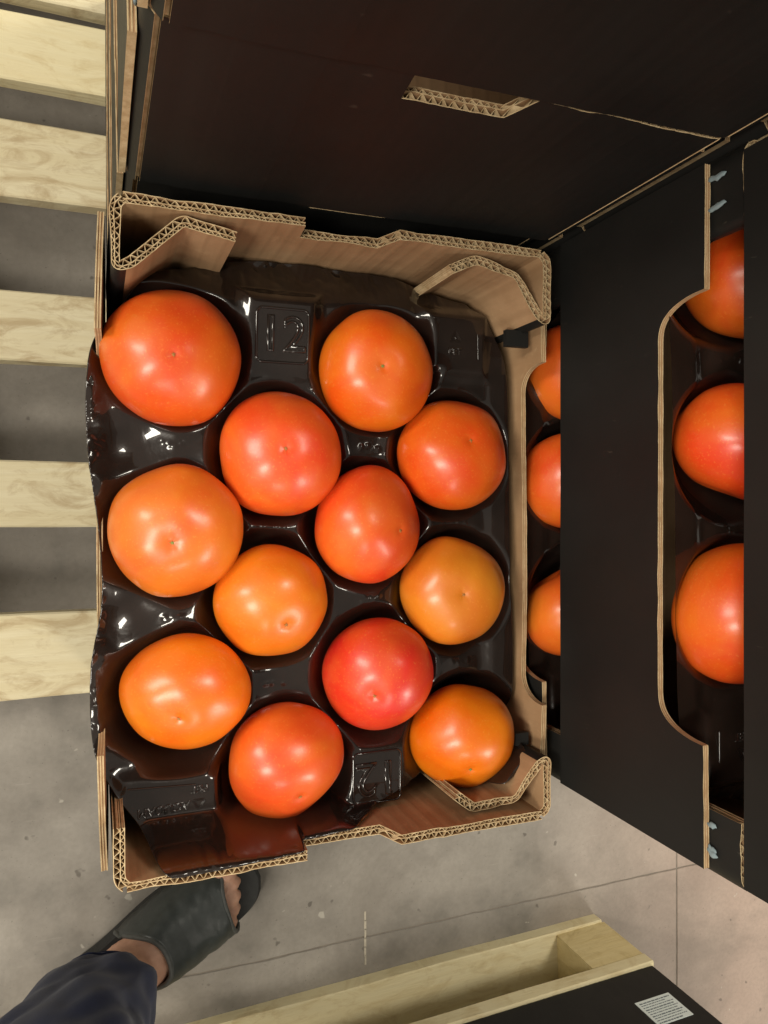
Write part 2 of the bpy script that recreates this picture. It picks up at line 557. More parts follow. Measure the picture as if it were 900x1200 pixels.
def corrugated(pts, ztop, z0=0.002, thick=0.0066, seed=0, black_left=False, black_right=False, black_fn=None, step=0.00036, wob=0.0004, double=True):
    """double-wall board standing on edge along a path: three liners and two waves of fluting, open at the top.
    slots 0 kraft, 1 cut edge, 2 black"""
    P, N, L = polyline(pts, step)
    mb = MB()
    lt = 0.0005
    h = thick / 2
    if double:
        mid = -h + thick * 0.40
        sheets = [(-h, -h + lt, 'r'), (mid - lt / 2, mid + lt / 2, ''), (h - lt, h, 'l')]
        waves = [(-h + lt, mid - lt / 2, 0.0042), (mid + lt / 2, h - lt, 0.0056)]
    else:
        sheets = [(-h, -h + lt, 'r'), (h - lt, h, 'l')]
        waves = [(-h + lt, h - lt, 0.0062)]
    n = len(P)
    zt = [ztop(p, i / (n - 1)) + 0.0022 * min(0, nz(i * 0.02, seed * 2.2)) for i, p in enumerate(P)]
    crush = [1 - 0.60 * max(0.0, nz(i * 0.013, seed * 1.7, 4.4)) for i in range(n)]
    for k, (a, b, side) in enumerate(sheets):
        rows = []
        for i in range(n):
            jit = nz(i * 0.05, k * 7 + seed) * wob
            cr_ = crush[i]
            pa, pb = P[i] + N[i] * (a * cr_ + jit * .4), P[i] + N[i] * ((a * cr_) + (b - a) + jit * .4)
            z = zt[i] + nz(i * 0.11, k * 3.3 + seed) * wob
            rows.append([(pa.x, pa.y, z0), (pa.x, pa.y, z), (pb.x, pb.y, z), (pb.x, pb.y, z0)])
        def mm(i, j, side=side):
            if j == 1: return 1
            if black_fn is not None and not black_fn(P[i]): return 0
            if j == 0: return 2 if (side == 'r' and black_right) else 0
            if j == 2: return 2 if (side == 'l' and black_left) else 0
            return 0
        s = mb.grid(rows, m=mm)
        mb.f += [(s, s + 1, s + 2, s + 3), (s + 4 * n - 1, s + 4 * n - 2, s + 4 * n - 3, s + 4 * n - 4)]
        mb.m += [1, 1]
    th = 0.00026
    for k, (a, b, pitch) in enumerate(waves):
        rows = []
        for i in range(n):
            s = L * i / (n - 1)
            w = math.sin(2 * math.pi * (s / pitch) + seed + k + 1.5 * nz(s * 60, seed, k))
            w = w * (1 - 0.16 * abs(nz(s * 90, seed + 9, k)))
            o = (a + b) / 2 + (b - a) / 2 * w * 0.97
            p = P[i] + N[i] * (o * crush[i] - th)
            q = P[i] + N[i] * (o * crush[i] + th)
            z = zt[i] - 0.0004 + nz(s * 220, seed + 5, k) * 0.0010
            rows.append([(p.x, p.y, z0), (p.x, p.y, z), (q.x, q.y, z), (q.x, q.y, z0)])
        mb.grid(rows, m=1)
    return mb.mesh('corrugated_board', [M['kraft'], M['edge'], M['black']])


def end_top(sign, depth=0.0200):
    def f(p, t):
        x = p.x
        z = BH + 0.0
        a, b = -0.0315, 0.0315
        lo = 1.0
        # steep step on one side, slope on the other
        if x < a: lo = 0
        elif x < a + 0.0015: lo = (x - a) / 0.0015
        elif x > b: lo = 0
        elif x > b - 0.008: lo = (b - x) / 0.008
        return z - depth * lo + nz(x * 25, sign * 3.0) * 0.0008
    return f


def build_end(sign):
    """end wall of the box: main board (path runs along x); black outside"""
    y = sign * (HY - 0.0033)
    return corrugated([(-HX + 0.0075, y), (HX - 0.0075, y)] if sign > 0 else [(HX - 0.0075, y), (-HX + 0.0075, y)], end_top(sign), seed=11 * sign + 20, black_left=True)


def build_post(sx, sy, pts, drop):
    """corner post: return of the end wall, diagonal web, and the free flap along the end wall"""
    P = [(sx * x, sy * y) for x, y in pts]
    seed = sx * 3.3 + sy * 5.1
    n = len(P)

    def zt(p, t):
        d = abs(abs(p.x) - (HX - 0.0033))
        return BH - drop * min(1.0, d / 0.03) + nz(p.x * 60, p.y * 60, seed) * 0.0006
    out = lambda p: abs(p.x) > HX - 0.0078 or abs(p.y) > HY - 0.006
    return corrugated(P, zt, seed=seed + 30, black_left=sx * sy > 0, black_right=sx * sy < 0, black_fn=out)


def side_profile(y, lo):
    a = abs(y)
    hi, a0, a1 = 0.1395, 0.104, 0.1262
    if a >= a1: return hi
    if a <= a0: return lo
    return hi - (hi - lo) * (1 - ((a - a0) / (a1 - a0)) ** 2.6) ** 0.5


def build_side(sx, flare, seed, lo):
    mb = MB()
    ys = []
    y = -HY + 0.0052
    while y < HY - 0.0053:
        ys.append(y)
        a = abs(y)
        y += 0.0004 if 0.119 < a < 0.128 else (0.001 if 0.1 < a < 0.13 else 0.005)
    ys.append(HY - 0.0052)
    NZ = 7
    t = 0.0038
    layers = [(0.0, 0.0007, 0, 0.0), (0.0007, 0.0016, 3, -0.0006), (0.0016, 0.0022, 0, -0.0001), (0.0022, 0.0031, 3, -0.0005), (0.0031, t, 2, 0.0)]
    for k, (o0, o1, mo, dz) in enumerate(layers):
        rows = []
        for y in ys:
            zt = side_profile(y, lo) + dz + nz(y * 70, seed + k) * 0.0006
            bul = 1 - (y / HY) ** 2 * 0.72
            ring = []
            for zz in [i / NZ for i in range(NZ + 1)]:
                ring.append((o0, zz))
            for zz in [1 - i / NZ for i in range(NZ + 1)]:
                ring.append((o1, zz))
            r = []
            for o, zz in ring:
                z = 0.001 + (zt - 0.001) * zz
                x = HX + 0.0002 + o + flare * bul * (z / 0.14) ** 1.6 + nz(y * 9, z * 9, seed) * 0.0007
                r.append((sx * x, y, z))
            rows.append(r)
        nc = len(rows[0])

        def mm(i, j, k=k):
            if j == NZ: return 1 if k != 1 and k != 3 else 0
            if k == 4 and j > NZ: return 2
            return 0 if k != 1 and k != 3 else 1
        s = mb.grid(rows, m=mm, close_v=True)
        e = s + (len(rows) - 1) * nc
        mb.f += [tuple(s + i for i in range(nc)), tuple(e + i for i in range(nc))]
        mb.m += [(1 if k == 0 else 2) if sx > 0 else 1, 1]
    return fix_normals(mb.mesh('side_panel', [M['kraft'], M['edge'], M['black']]))


def build_base():
    mb = MB()
    mb.box(-HX + 0.0005, HX - 0.0005, -HY + 0.0068, HY - 0.0068, 0.0, 0.0055)
    return mb.mesh('base', [M['kraft']])


I = 0.0033
xo, yo = HX - I, HY - I
yi = HY - 0.0066 - I - 0.0006
POSTS = {
    (-1, 1): ([(xo - 0.004, yo), (xo, yo - .0042), (xo, 0.157), (0.135, 0.160), (0.105, yi), (0.0735, yi - 0.006)], 0.004),
    (1, 1): ([(xo - 0.004, yo), (xo, yo - .0042), (xo, 0.150), (0.1370, 0.1535), (0.1205, yi - 0.008), (0.090, yi), (0.071, yi - 0.009)], 0.006),
    (1, -1): ([(xo - 0.004, yo), (xo, yo - .0042), (xo, 0.158), (0.1370, 0.161), (0.1215, yi - 0.003), (0.091, yi), (0.077, yi - 0.011)], 0.012),
    (-1, -1): ([(xo - 0.004, yo), (xo, yo - .0042), (xo, 0.162)], 0.0),
}
MESH = dict(end_p=build_end(1), end_m=build_end(-1), base=build_base())
for k, (pts, dr) in POSTS.items(): MESH['post', k] = build_post(k[0], k[1], pts, dr)
for sx in (-1, 1):
    MESH['side', sx, 0] = build_side(sx, 0.0012, 3 + sx, 0.103)
    MESH['side', sx, 1] = build_side(sx, 0.0085 if sx > 0 else 0.0060, 8 + sx, 0.113 if sx > 0 else 0.102)

def make_box(label, loc, rz=0.0, flare=0, group=None, zs=1.0, glue=False):
    b = tag(empty('cardboard_box', loc, rz), label, 'box', group)
    b.scale = (1, 1, zs)
    link('base', MESH['base'], b)
    link('end_wall', MESH['end_p'], b)
    link('end_wall', MESH['end_m'], b)
    for k in POSTS:
        link('corner_post', MESH['post', k], b)
    for sx in (-1, 1): link('side_panel', MESH['side', sx, flare], b)
    return b


GS = 'black cardboard boxes stacked on the pallet'
tray = make_box('open black cardboard box of twelve tomatoes, kraft brown inside, nearest in the middle', (0, 0, -BH), flare=1, group=GS)
# black tabs of the side panel folded in under the right corner posts
for sy, y0, y1, x0, x1 in ((1, 0.1375, 0.1495, 0.1265, 0.1450), (-1, -0.1560, -0.147, 0.134, 0.1450)):
    mb = MB()
    mb.box(x0, x1, y0, y1, 0.128, 0.1325)
    o = link('side_tab', mb.mesh('side_tab', [M['black']]), tray)
    o.rotation_euler = (0, 0, 0)
make_box('black cardboard box directly under the open tomato box', (0.010, 0.001, -2 * BH), group=GS)
make_box('bottom black cardboard box on the pallet, lowest under the open tomato box', (0.012, -0.001, -3 * BH), group=GS)

XR, YR = 0.16 + HX + 0.0046, 0.0142
ZR = -0.0115
zl = (ZR - BH - ZP) / 2
right_lab = ['black cardboard box showing three tomatoes in the gap right of the open box',
             'black cardboard box with tall curved side cut-out showing three tomatoes, right stack',
             'black cardboard box at the right picture edge, above the curved cut-out',
             'topmost black cardboard box of the right stack, above the picture frame']
make_box('lowest black cardboard box of the right stack on the pallet', (XR, YR, ZP), group=GS, zs=zl / BH)
make_box('second lowest black cardboard box of the right stack', (XR, YR, ZP + zl), group=GS, zs=zl / BH)
rb = []
for k in range(4):
    rb.append(make_box(right_lab[k], (XR + (0, 0, 0.0045, 0.004)[k], YR + (0, 0, -0.001, 0)[k], ZR - BH + k * BH), R((0, 0, 0.2, 0)[k]), group=GS))

XB, YB = 0.0095, 0.210 + HY
back_lab = ['black cardboard box right behind the open tomato box, its end wall dark',
            'black cardboard box behind, with a notched end wall rim across the dark wall',
            'black cardboard box at the top picture edge above the notched rim',
            'topmost black cardboard box of the back stack, above the picture frame']
make_box('lowest black cardboard box of the back stack on the pallet', (XB, YB, ZP), group=GS, zs=zl / BH)
make_box('second lowest black cardboard box of the back stack', (XB, YB, ZP + zl), group=GS, zs=zl / BH)
bb = []
for k in range(4):
    bb.append(make_box(back_lab[k], (XB + (0, 0.0, 0.0, 0.002)[k], YB + (0.009, 0.0, -0.0016, 0.005)[k], ZR - BH + k * BH - (0.0008 if k == 0 else 0)), R((0, 0, 0.75, 0)[k]), group=GS))
make_box('black cardboard box in the far right corner between back and right stacks', (XR + 0.014, 0.4190, ZR), group=GS)
make_box('black cardboard box in the far right corner, upper one at picture edge', (XR + 0.014, 0.4190, ZR + BH), group=GS)
make_box('hidden lower black cardboard box in the far right corner stack', (XR + 0.014, 0.4190, ZR - BH), group=GS)
make_box('hidden second lowest black cardboard box in the far right corner stack', (XR + 0.014, 0.4190, ZP + zl), group=GS, zs=zl / BH)
make_box('hidden lowest black cardboard box in the far right corner stack', (XR + 0.014, 0.4190, ZP), group=GS, zs=zl / BH)


def glue_blob(parent, x, y, z, ln, seed, axis='z'):
    mb = MB()
    rows = []
    for i in range(9):
        t = i / 8
        r = 0.0011 * (math.sin(math.pi * min(1, t * 1.02 + 0.02)) ** 0.5) * (1 + 0.5 * nz(t * 4, seed)) + 0.0001
        ring = []
        for j in range(8):
            a = 2 * math.pi * j / 8
            ring.append((x + r * math.cos(a) * .8, y + r * 1.6 * math.sin(a) + nz(t * 3, seed + 3) * 0.002, z + ln * t))
        rows.append(ring)
    mb.grid(rows, close_v=True)
    return link('glue_blob', mb.mesh('glue_blob', [M['glue']], True), parent)


for i, (y, z, ln) in enumerate(((0.186, 0.1385, 0.013), (0.170, 0.1385, 0.013), (-0.170, 0.1385, 0.007), (-0.185, 0.1385, 0.008), (-0.183, 0.1395, 0.006))):
    glue_blob(rb[1], -HX - 0.0012, y, z, ln, i * 3.1)
for i, (y, z, ln) in enumerate(((-0.183, 0.1385, 0.012), (-0.170, 0.1385, 0.010))):
    glue_blob(bb[1], -HX - 0.0012, y, z, ln, 20 + i * 3.1)

# ------------------------------------------------------------------ tomatoes of the open box
#   x, y, rx, ry, axis of the blossom end, colour (linear), green scar, lobes, label
ZT = -0.047
T = [(-0.1066, 0.1156, 0.0443, 0.0427, (-0.09, -0.11, 0.99), (0.76, 0.098, 0.012), 'large orange-red tomato in the back left cup of the open box'),
     (0.0316, 0.1157, 0.0398, 0.0428, (-0.20, -0.05, 0.96), (0.80, 0.145, 0.008), 'orange tomato with a broad reddish dimple, right of the back embossed 12'),
     (-0.0373, 0.0558, 0.0409, 0.0426, (-0.12, 0.05, 0.99), (0.79, 0.082, 0.018), 'bright red-orange tomato just below the back embossed 12'),
     (0.0917, 0.0585, 0.0408, 0.0408, (-0.04, 0.24, 0.97), (0.77, 0.092, 0.010), 'red-orange tomato at the right wall, upper of two beside the thin cut-out rim'),
     (-0.1051, 0.0055, 0.0428, 0.0428, (-0.17, -0.18, 0.97), (0.76, 0.185, 0.020), 'large dull orange tomato at the left wall, middle of the left column'),
     (0.0255, 0.0078, 0.0388, 0.0410, (0.36, -0.10, 0.92), (0.79, 0.090, 0.018), 'red-orange tomato with its dimple on the right, centre of the open box'),
     (0.0908, -0.0414, 0.0390, 0.0390, (-0.17, 0.01, 0.99), (0.73, 0.270, 0.022), 'pale yellow-orange tomato at the right wall, lower of two beside the thin cut-out rim'),
     (-0.0436, -0.0425, 0.0385, 0.0385, (0.11, -0.40, 0.91), (0.80, 0.240, 0.012), 'yellowish orange tomato between the red tomato and the left column'),
     (-0.0992, -0.0979, 0.0409, 0.0381, (-0.25, -0.31, 0.90), (0.84, 0.195, 0.005), 'vivid orange tomato at the lower left wall above the embossed maker name'),
     (0.0329, -0.0978, 0.0400, 0.0400, (-0.40, -0.26, 0.86), (0.74, 0.040, 0.024), 'reddest tomato of the open box, above the front embossed 12'),
     (-0.0346, -0.1508, 0.0394, 0.0406, (0.10, -0.49, 0.87), (0.82, 0.125, 0.020), 'lobed orange-red tomato at the front wall, left of the front embossed 12'),
     (0.0991, -0.1496, 0.0393, 0.0393, (-0.20, -0.49, 0.82), (0.82, 0.225, 0.003), 'deep orange tomato in the front right cup, small green dimple')]
GT = 'tomatoes in the open box'


def tomato_mesh(ax, ay, axis, seed, lobes=5, amp=0.012, flat=0.86):
    mb = MB()
    nu, nv = 72, 56
    dim = 0.25 + 0.8 * abs(math.sin(seed * 1.9))
    b = (ax + ay) / 2 * flat
    rows = []
    for i in range(nv + 1):
        th = math.pi * (0.75 * i / nv + 0.25 * (i / nv) ** 2)
        ring = []
        for j in range(nu):
            ph = 2 * math.pi * j / nu
            st, ct = math.sin(th), math.cos(th)
            lob = 1 + amp * math.cos(lobes * ph + seed) * st ** 2 * (0.4 + 0.6 * abs(ct)) + 0.6 * amp * math.cos(3 * ph + seed * 2) * st ** 2 + 0.5 * amp * math.cos(2 * ph + seed * 5) * st ** 2
            d = Vector((st * math.cos(ph), st * math.sin(ph), ct))
            lob += 0.046 * noise.noise(d * 1.3 + Vector((seed, 0, seed * 2))) + 0.009 * noise.noise(d * 2.6 + Vector((seed, 5, seed * 2)))
            # superellipse-like shoulders
            r = lob
            z = b * ct * r
            k = (1 - 0.06 * abs(ct) ** 2)
            x, y = ax * st * math.cos(ph) * r, ay * st * math.sin(ph) * r
            rho = st
            crease = 1 + 0.35 * math.cos(lobes * ph + seed)
            if ct > 0: z -= 0.0009 * math.exp(-(rho / 0.07) ** 2) + dim * (0.0013 * math.exp(-(rho / 0.22) ** 2) + 0.0010 * math.exp(-(rho / 0.42) ** 2) + 0.00018 * (crease - 1) * math.exp(-(rho / 0.16) ** 2) * (1 - math.exp(-(rho / .06) ** 2)))
            else: z += 0.007 * math.exp(-(rho / 0.28) ** 2)
            ring.append((x, y, z))
        rows.append(ring)
    mb.grid(rows, close_v=True)
    me = mb.mesh('tomato', [M['tomato']], True)
    bm = bmesh.new()
    bm.from_mesh(me)
    bmesh.ops.remove_doubles(bm, verts=bm.verts, dist=1e-6)
    bmesh.ops.recalc_face_normals(bm, faces=bm.faces)
    bm.to_mesh(me)
    bm.free()
    top = max(v.co.z for v in me.vertices if v.co.x ** 2 + v.co.y ** 2 < 1e-5)
    return me, top


def scar_mesh(seed, mat):
    mb = MB()
    rnd = random.Random(seed)
    n = rnd.choice((4, 5, 5, 6))
    vs = [(0, 0, 0.0006)]
    a0 = rnd.random() * 6
    for k in range(n * 2):
        a = a0 + math.pi * k / n
        r = (0.0013 + rnd.random() * 0.0008) if k % 2 == 0 else 0.0006
        vs.append((r * math.cos(a), r * math.sin(a), 0.0003 if k % 2 == 0 else 0.0004))
    vs.append((0, 0, -0.001))
    m = n * 2
    mb.v = vs
    for k in range(m):
        mb.f.append((0, 1 + k, 1 + (k + 1) % m))
        mb.f.append((m + 1, 1 + (k + 1) % m, 1 + k))
        mb.m += [0, 0]
    return mb.mesh('blossom_scar', [mat])


def put_tomato(x, y, z, rx, ry, axis, col, label, group, seed, lobes=5, amp=0.012, green=False, flat=0.86):
    me, top = tomato_mesh(rx, ry, axis, seed, lobes, amp, flat)
    o = tag(link('tomato', me), label, 'tomato', group)
    o.location = (x, y, z)
    v = Vector(axis).normalized()
    o.rotation_euler = Vector((0, 0, 1)).rotation_difference(v).to_euler()
    o.color = (*col, 1)
    s = link('blossom_scar', scar_mesh(int(seed * 10), M['scar_green'] if green else M['scar']), o)
    s.location = (0, 0, top)
    return o


for i, (x, y, rx, ry, ax, col, lab) in enumerate(T):
    put_tomato(x, y, ZT, rx, ry, ax, col, lab, GT, 1.7 + i * 2.3, [6, 4, 5, 5, 6, 4, 5, 5, 4, 5, 3, 6][i], [.010, .012, .010, .018, .010, .010, .016, .012, .014, .012, .032, .012][i], i in (1, 4, 11))

# ------------------------------------------------------------------ the moulded plastic liner
CUPS = []
for i, (x, y, rx, ry, *_r) in enumerate(T):
    CUPS.append((x, y))
# small shifts: the cups are wider than the fruit
for i, (dx, dy) in {8: (-0.004, -0.006), 11: (0.006, -0.001), 10: (0.0, -0.007), 0: (0.0, 0.004), 1: (0.003, 0.004), 4: (-0.003, -0.002), 6: (0.004, 0)}.items():
    CUPS[i] = (CUPS[i][0] + dx, CUPS[i][1] + dy)


def sstep(a, b, x):
    t = max(0.0, min(1.0, (x - a) / (b - a)))
    return t * t * (3 - 2 * t)


PLATES = [(-0.0353, 0.136, 0.0195, 0.0215), (0.0318, -0.1712, 0.0190, 0.0185), (-0.1085, -0.1670, 0.0285, 0.0115), (0.096, 0.140, 0.020, 0.018)]
ZPL = -0.0465
TILT = [math.tan(R(7)), 0.0, 0.0, math.tan(R(5))]


PIPS = []
for i in range(12):
    for j in range(i):
        a, b = Vector(CUPS[i]), Vector(CUPS[j])
        if (a - b).length < 0.125:
            m = (a + b) / 2
            others = min((m - Vector(c)).length for n, c in enumerate(CUPS) if n not in (i, j))
            if others < 0.040: continue
            t = (b - a).normalized()
            u = Vector((-t.y, t.x))
            rnd = random.Random(i * 17 + j)
            for q in range(4):
                p = m + u * ((q - 1.5) * 0.0042 + rnd.uniform(-.0006, .0006)) + t * rnd.uniform(-0.0012, 0.0012)
                PIPS.append((p.x, p.y, rnd.uniform(0.0003, 0.0009)))


def liner_z(x, y):
    base = -0.0525
    base += 0.0045 * nz(x * 30, y * 30, 0.5) * (1 - sstep(0.115, 0.130, x))
    base -= 0.018 * sstep(0.158, 0.192, y)
    base += 0.004 * sstep(-0.17, -0.20, y)
    base += 0.0035 * sstep(-0.140, -0.156, x)
    base += 0.002 * sstep(0.118, 0.128, x) * sstep(-0.14, -0.08, y)
    base += 0.034 * sstep(0.080, 0.122, x) * sstep(-0.155, -0.180, y)
    base += 0.020 * sstep(-0.150, -0.185, y) * (1 - sstep(-0.140, -0.126, x))
    for (px, py, hx, hy), tl in zip(PLATES, TILT):
        d = max(abs(x - px) - hx, abs(y - py) - hy)
        w = 1 - sstep(-0.001, 0.013, d)
        base = base * (1 - w) + (ZPL + tl * (y - py)) * w
    z = base
    k = 0.0050
    for cx, cy in CUPS:
        r2 = (x - cx) ** 2 + (y - cy) ** 2
        if r2 > 0.0042: continue
        c = -0.0830 + 0.0372 * (r2 / 0.0520 ** 2) ** 1.12
        h = max(0.0, min(1.0, 0.5 + 0.5 * (c - z) / k))
        z = c * (1 - h) + z * h - k * h * (1 - h)
    for cx, cy, dep, rad in ((-0.132, 0.060, 0.0600, 0.030), (-0.132, -0.045, 0.0600, 0.030)):
        r2 = (x - cx) ** 2 + (y - cy) ** 2
        if r2 > 4 * rad * rad: continue
        c = -dep + 0.014 * r2 / rad ** 2
        h = max(0.0, min(1.0, 0.5 + 0.5 * (c - z) / k))
        z = c * (1 - h) + z * h - k * h * (1 - h)
    for (px, py, hx, hy), tl in zip(PLATES, TILT):
        d = max(abs(x - px) - hx, abs(y - py) - hy)
        w = 1 - sstep(-0.0030, 0.0055, d)
        z = z * (1 - w) + (ZPL + tl * (y - py)) * w
    for px, py, a in PIPS:
        dx, dy = x - px, y - py
        q = (dx * dx + dy * dy) / 3.0e-6
        if q < 9: z += a * math.exp(-q)
    # crumpled rim
    edge = max(sstep(0.158, 0.19, y), sstep(-0.176, -0.196, y), sstep(-0.144, -0.157, x), 0.0)
    cr = abs(nz(x * 60, y * 45, 3.3)) + 0.5 * abs(nz(x * 120, y * 110, 7.3))
    z += edge * (cr - 0.25) * 0.0045
    # the right front corner rides up against the corner post
    t = (x - y) * 0.70711
    w = sstep(0.2005, 0.2095, t) * sstep(0.09, 0.112, x)
    z = z * (1 - w) + (-0.017 + (cr - 0.25) * 0.003) * w
    # front flange climbs over the front wall
    tgt = 0.0030 - 0.0200 * sstep(-0.0345, -0.0290, x) + (cr - 0.25) * 0.002
    y0 = -0.1765 - 0.0115 * sstep(-0.005, 0.014, x)
    w = sstep(y0, -0.1935, y) * sstep(-0.140, -0.120, x) * (1 - sstep(0.022, 0.060, x))
    z = z * (1 - w) + tgt * w
    return z


def spline(pts, n):
    P = [Vector(p) for p in pts]
    L = [0]
    for a, b in zip(P, P[1:]): L.append(L[-1] + (b - a).length)
    out = []
    for i in range(n + 1):
        s = L[-1] * i / n
        j = 0
        while j < len(L) - 2 and L[j + 1] < s: j += 1
        t = (s - L[j]) / (L[j + 1] - L[j])
        p0, p1, p2, p3 = P[max(0, j - 1)], P[j], P[j + 1], P[min(len(P) - 1, j + 2)]
        out.append(0.5 * ((2 * p1) + (p2 - p0) * t + (2 * p0 - 5 * p1 + 4 * p2 - p3) * t * t + (3 * p1 - p0 - 3 * p2 + p3) * t ** 3))
    return out


NU, NV = 280, 380
Lb = spline([(-0.1135, -0.1945), (-0.124, -0.186), (-0.1360, -0.171), (-0.1510, -0.145), (-0.1570, -0.120), (-0.1570, -0.078), (-0.1505, -0.040), (-0.1515, 0.004), (-0.1575, 0.0495), (-0.1590, 0.092), (-0.1540, 0.125), (-0.136, 0.152), (-0.122, 0.172)], NV)
Rb = spline([(0.1255, -0.1735), (0.1375, -0.1560), (0.1450, -0.130), (0.1450, -0.09), (0.1430, -0.036), (0.1420, 0.016), (0.1410, 0.08), (0.1385, 0.125), (0.129, 0.148), (0.111, 0.174)], NV)
Fb = spline([(-0.1135, -0.1945), (-0.105, -0.1950), (-0.083, -0.1945), (-0.045, -0.1930), (-0.034, -0.1925), (-0.023, -0.1940), (0.0269, -0.1895), (0.0676, -0.177), (0.09, -0.182), (0.108, -0.1815), (0.1255, -0.1735)], NU)
Bb = spline([(-0.122, 0.172), (-0.10, 0.180), (-0.066, 0.1890), (-0.04, 0.1920), (0.02, 0.1920), (0.058, 0.1890), (0.085, 0.180), (0.111, 0.174)], NU)


def build_liner():
    mb = MB()
    rows = []
    c00, c10, c01, c11 = Fb[0], Fb[-1], Bb[0], Bb[-1]
    for j in range(NV + 1):
        v = j / NV
        row = []
        for i in range(NU + 1):
            u = i / NU
            p = (1 - v) * Fb[i] + v * Bb[i] + (1 - u) * Lb[j] + u * Rb[j] - ((1 - u) * (1 - v) * c00 + u * (1 - v) * c10 + (1 - u) * v * c01 + u * v * c11)
            row.append((p.x, p.y, liner_z(p.x, p.y) + BH))
        rows.append(row)
    mb.grid(rows)
    return mb.mesh('plastic_liner', [M['liner']], True)


liner_me = build_liner()


def txt_outline(body, size, bevel, name, mat, fill=False, align='CENTER'):
    cu = bpy.data.curves.new('txt', 'FONT')
    cu.body = body
    cu.size = size
    cu.align_x = align
    cu.align_y = 'CENTER'
    cu.resolution_u = 4
    if fill:
        cu.extrude = bevel
        cu.bevel_depth = bevel * 0.5
        cu.bevel_resolution = 1
    else:
        cu.fill_mode = 'NONE'
        cu.bevel_depth = bevel
        cu.bevel_resolution = 2
    ob = bpy.data.objects.new('txt', cu)
    C.objects.link(ob)
    dg = bpy.context.evaluated_depsgraph_get()
    me = bpy.data.meshes.new_from_object(ob.evaluated_get(dg))
    bpy.data.objects.remove(ob)
    bpy.data.curves.remove(cu)
    me.name = name
    me.materials.clear()
    me.materials.append(mat)
    me.polygons.foreach_set('use_smooth', [True] * len(me.polygons))
    return me


def tube(path, r, closed=False, n=8):
    mb = MB()
    rows = []
    P = [Vector(p) for p in path]
    N = len(P)
    for i, p in enumerate(P):
        a = P[(i - 1) % N] if closed or i > 0 else P[0]
        b = P[(i + 1) % N] if closed or i < N - 1 else P[-1]
        d = (b - a).normalized()
        up = Vector((0, 0, 1)) if abs(d.z) < 0.9 else Vector((1, 0, 0))
        s = d.cross(up).normalized()
        u = s.cross(d)
        rr = r(i / (N - 1)) if callable(r) else r
        rows.append([tuple(p + s * rr * math.cos(2 * math.pi * k / n) + u * rr * math.sin(2 * math.pi * k / n)) for k in range(n)])
    mb.grid(rows, close_u=closed, close_v=True)
    return mb


def rounded_square(h, rad, z):
    pts = []
    for cx, cy, a0 in ((1, 1, 0), (-1, 1, 90), (-1, -1, 180), (1, -1, 270)):
        for k in range(7):
            a = R(a0 + 15 * k)
            pts.append((cx * (h - rad) + rad * math.cos(a), cy * (h - rad) + rad * math.sin(a), z))
    return pts


num_me = txt_outline('12', 0.0330, 0.00085, 'embossed_number', M['emboss'])
frame_me = tube(rounded_square(0.0178, 0.004, 0), 0.00085, True).mesh('embossed_frame', [M['emboss']], True)
name_me = txt_outline('ACUDAM', 0.0076, 0.00046, 'embossed_maker_name', M['emboss'])
pet_me = txt_outline('PET', 0.0066, 0.00044, 'embossed_letters', M['emboss'])
one_me = txt_outline('1', 0.0040, 0.00028, 'embossed_digit', M['emboss'])
tri = MB()
for k in range(3):
    a = R(90 + 120 * k)
    b = R(90 + 120 * (k + 1))
    A = Vector((math.cos(a), math.sin(a), 0)) * 0.0064
    B = Vector((math.cos(b), math.sin(b), 0)) * 0.0064
    for r_ in (1.0, 0.66):
        t_ = tube([A.lerp(B, 0.10 + 0.78 * q / 6) * r_ for q in range(7)], 0.00034, False, 6)
        n0 = len(tri.v)
        tri.v += t_.v
        tri.f += [tuple(i + n0 for i in f) for f in t_.f]
        tri.m += t_.m
tri_me = tri.mesh('embossed_triangle', [M['emboss']], True)
bar_me = tube([(-0.021, 0, 0), (-0.010, 0, 0), (0.010, 0.0, 0), (0.021, 0, 0)], 0.00055).mesh('embossed_bar', [M['emboss']], True)


def make_liner(label, loc, rz, group='moulded black plastic liners'):
    t = tag(empty('plastic_liner', loc, rz), label, 'liner', group)
    o = link('cup_sheet', liner_me, t)
    if rz == 0.0:
        m = o.modifiers.new('thickness', 'SOLIDIFY')
        m.thickness = 0.0006
        m.offset = -1
    zz = BH + ZPL + 0.0004

    def em(me, x, y, rot=0.0, dz=0.0, s=1.0, tl=0):
        e = link(me.name.split('.')[0], me, t, (x, y, zz + dz))
        e.rotation_euler = (math.atan(TILT[tl]), 0, rot)
        if tl: e.location.z += TILT[tl] * (y - PLATES[tl][1])
        e.scale = (s, s, s)
    em(frame_me, -0.0353, 0.136)
    em(num_me, -0.0353, 0.136)
    em(frame_me, 0.0318, -0.1712, math.pi, tl=1)
    em(num_me, 0.0318, -0.1712, math.pi, tl=1)
    em(name_me, -0.1140, -0.1730, math.pi + R(3), tl=2)
    em(tri_me, -0.0920, -0.1720, math.pi, 0, 0.8, tl=2)
    em(pet_me, -0.0915, -0.1625, math.pi, tl=2)
    em(bar_me, -0.1150, -0.1585, R(-3), tl=2)
    em(tri_me, 0.094, 0.1445, 0, 0, 0.9, tl=3)
    em(one_me, 0.094, 0.1445, tl=3)
    em(pet_me, 0.094, 0.1345, tl=3)
    em(bar_me, 0.1125, 0.141, R(91), 0, 0.55, tl=3)
    return t


make_liner('glossy black moulded plastic liner with embossed 12, in the open box', (0, 0, -BH), 0.0)
make_liner('glossy black plastic liner in the gap right of the open box', (XR - 0.004, YR - 0.010, ZR - BH), math.pi)
make_liner('glossy black plastic liner seen through the curved side cut-out', (XR - 0.002, YR + 0.0, ZR), math.pi)

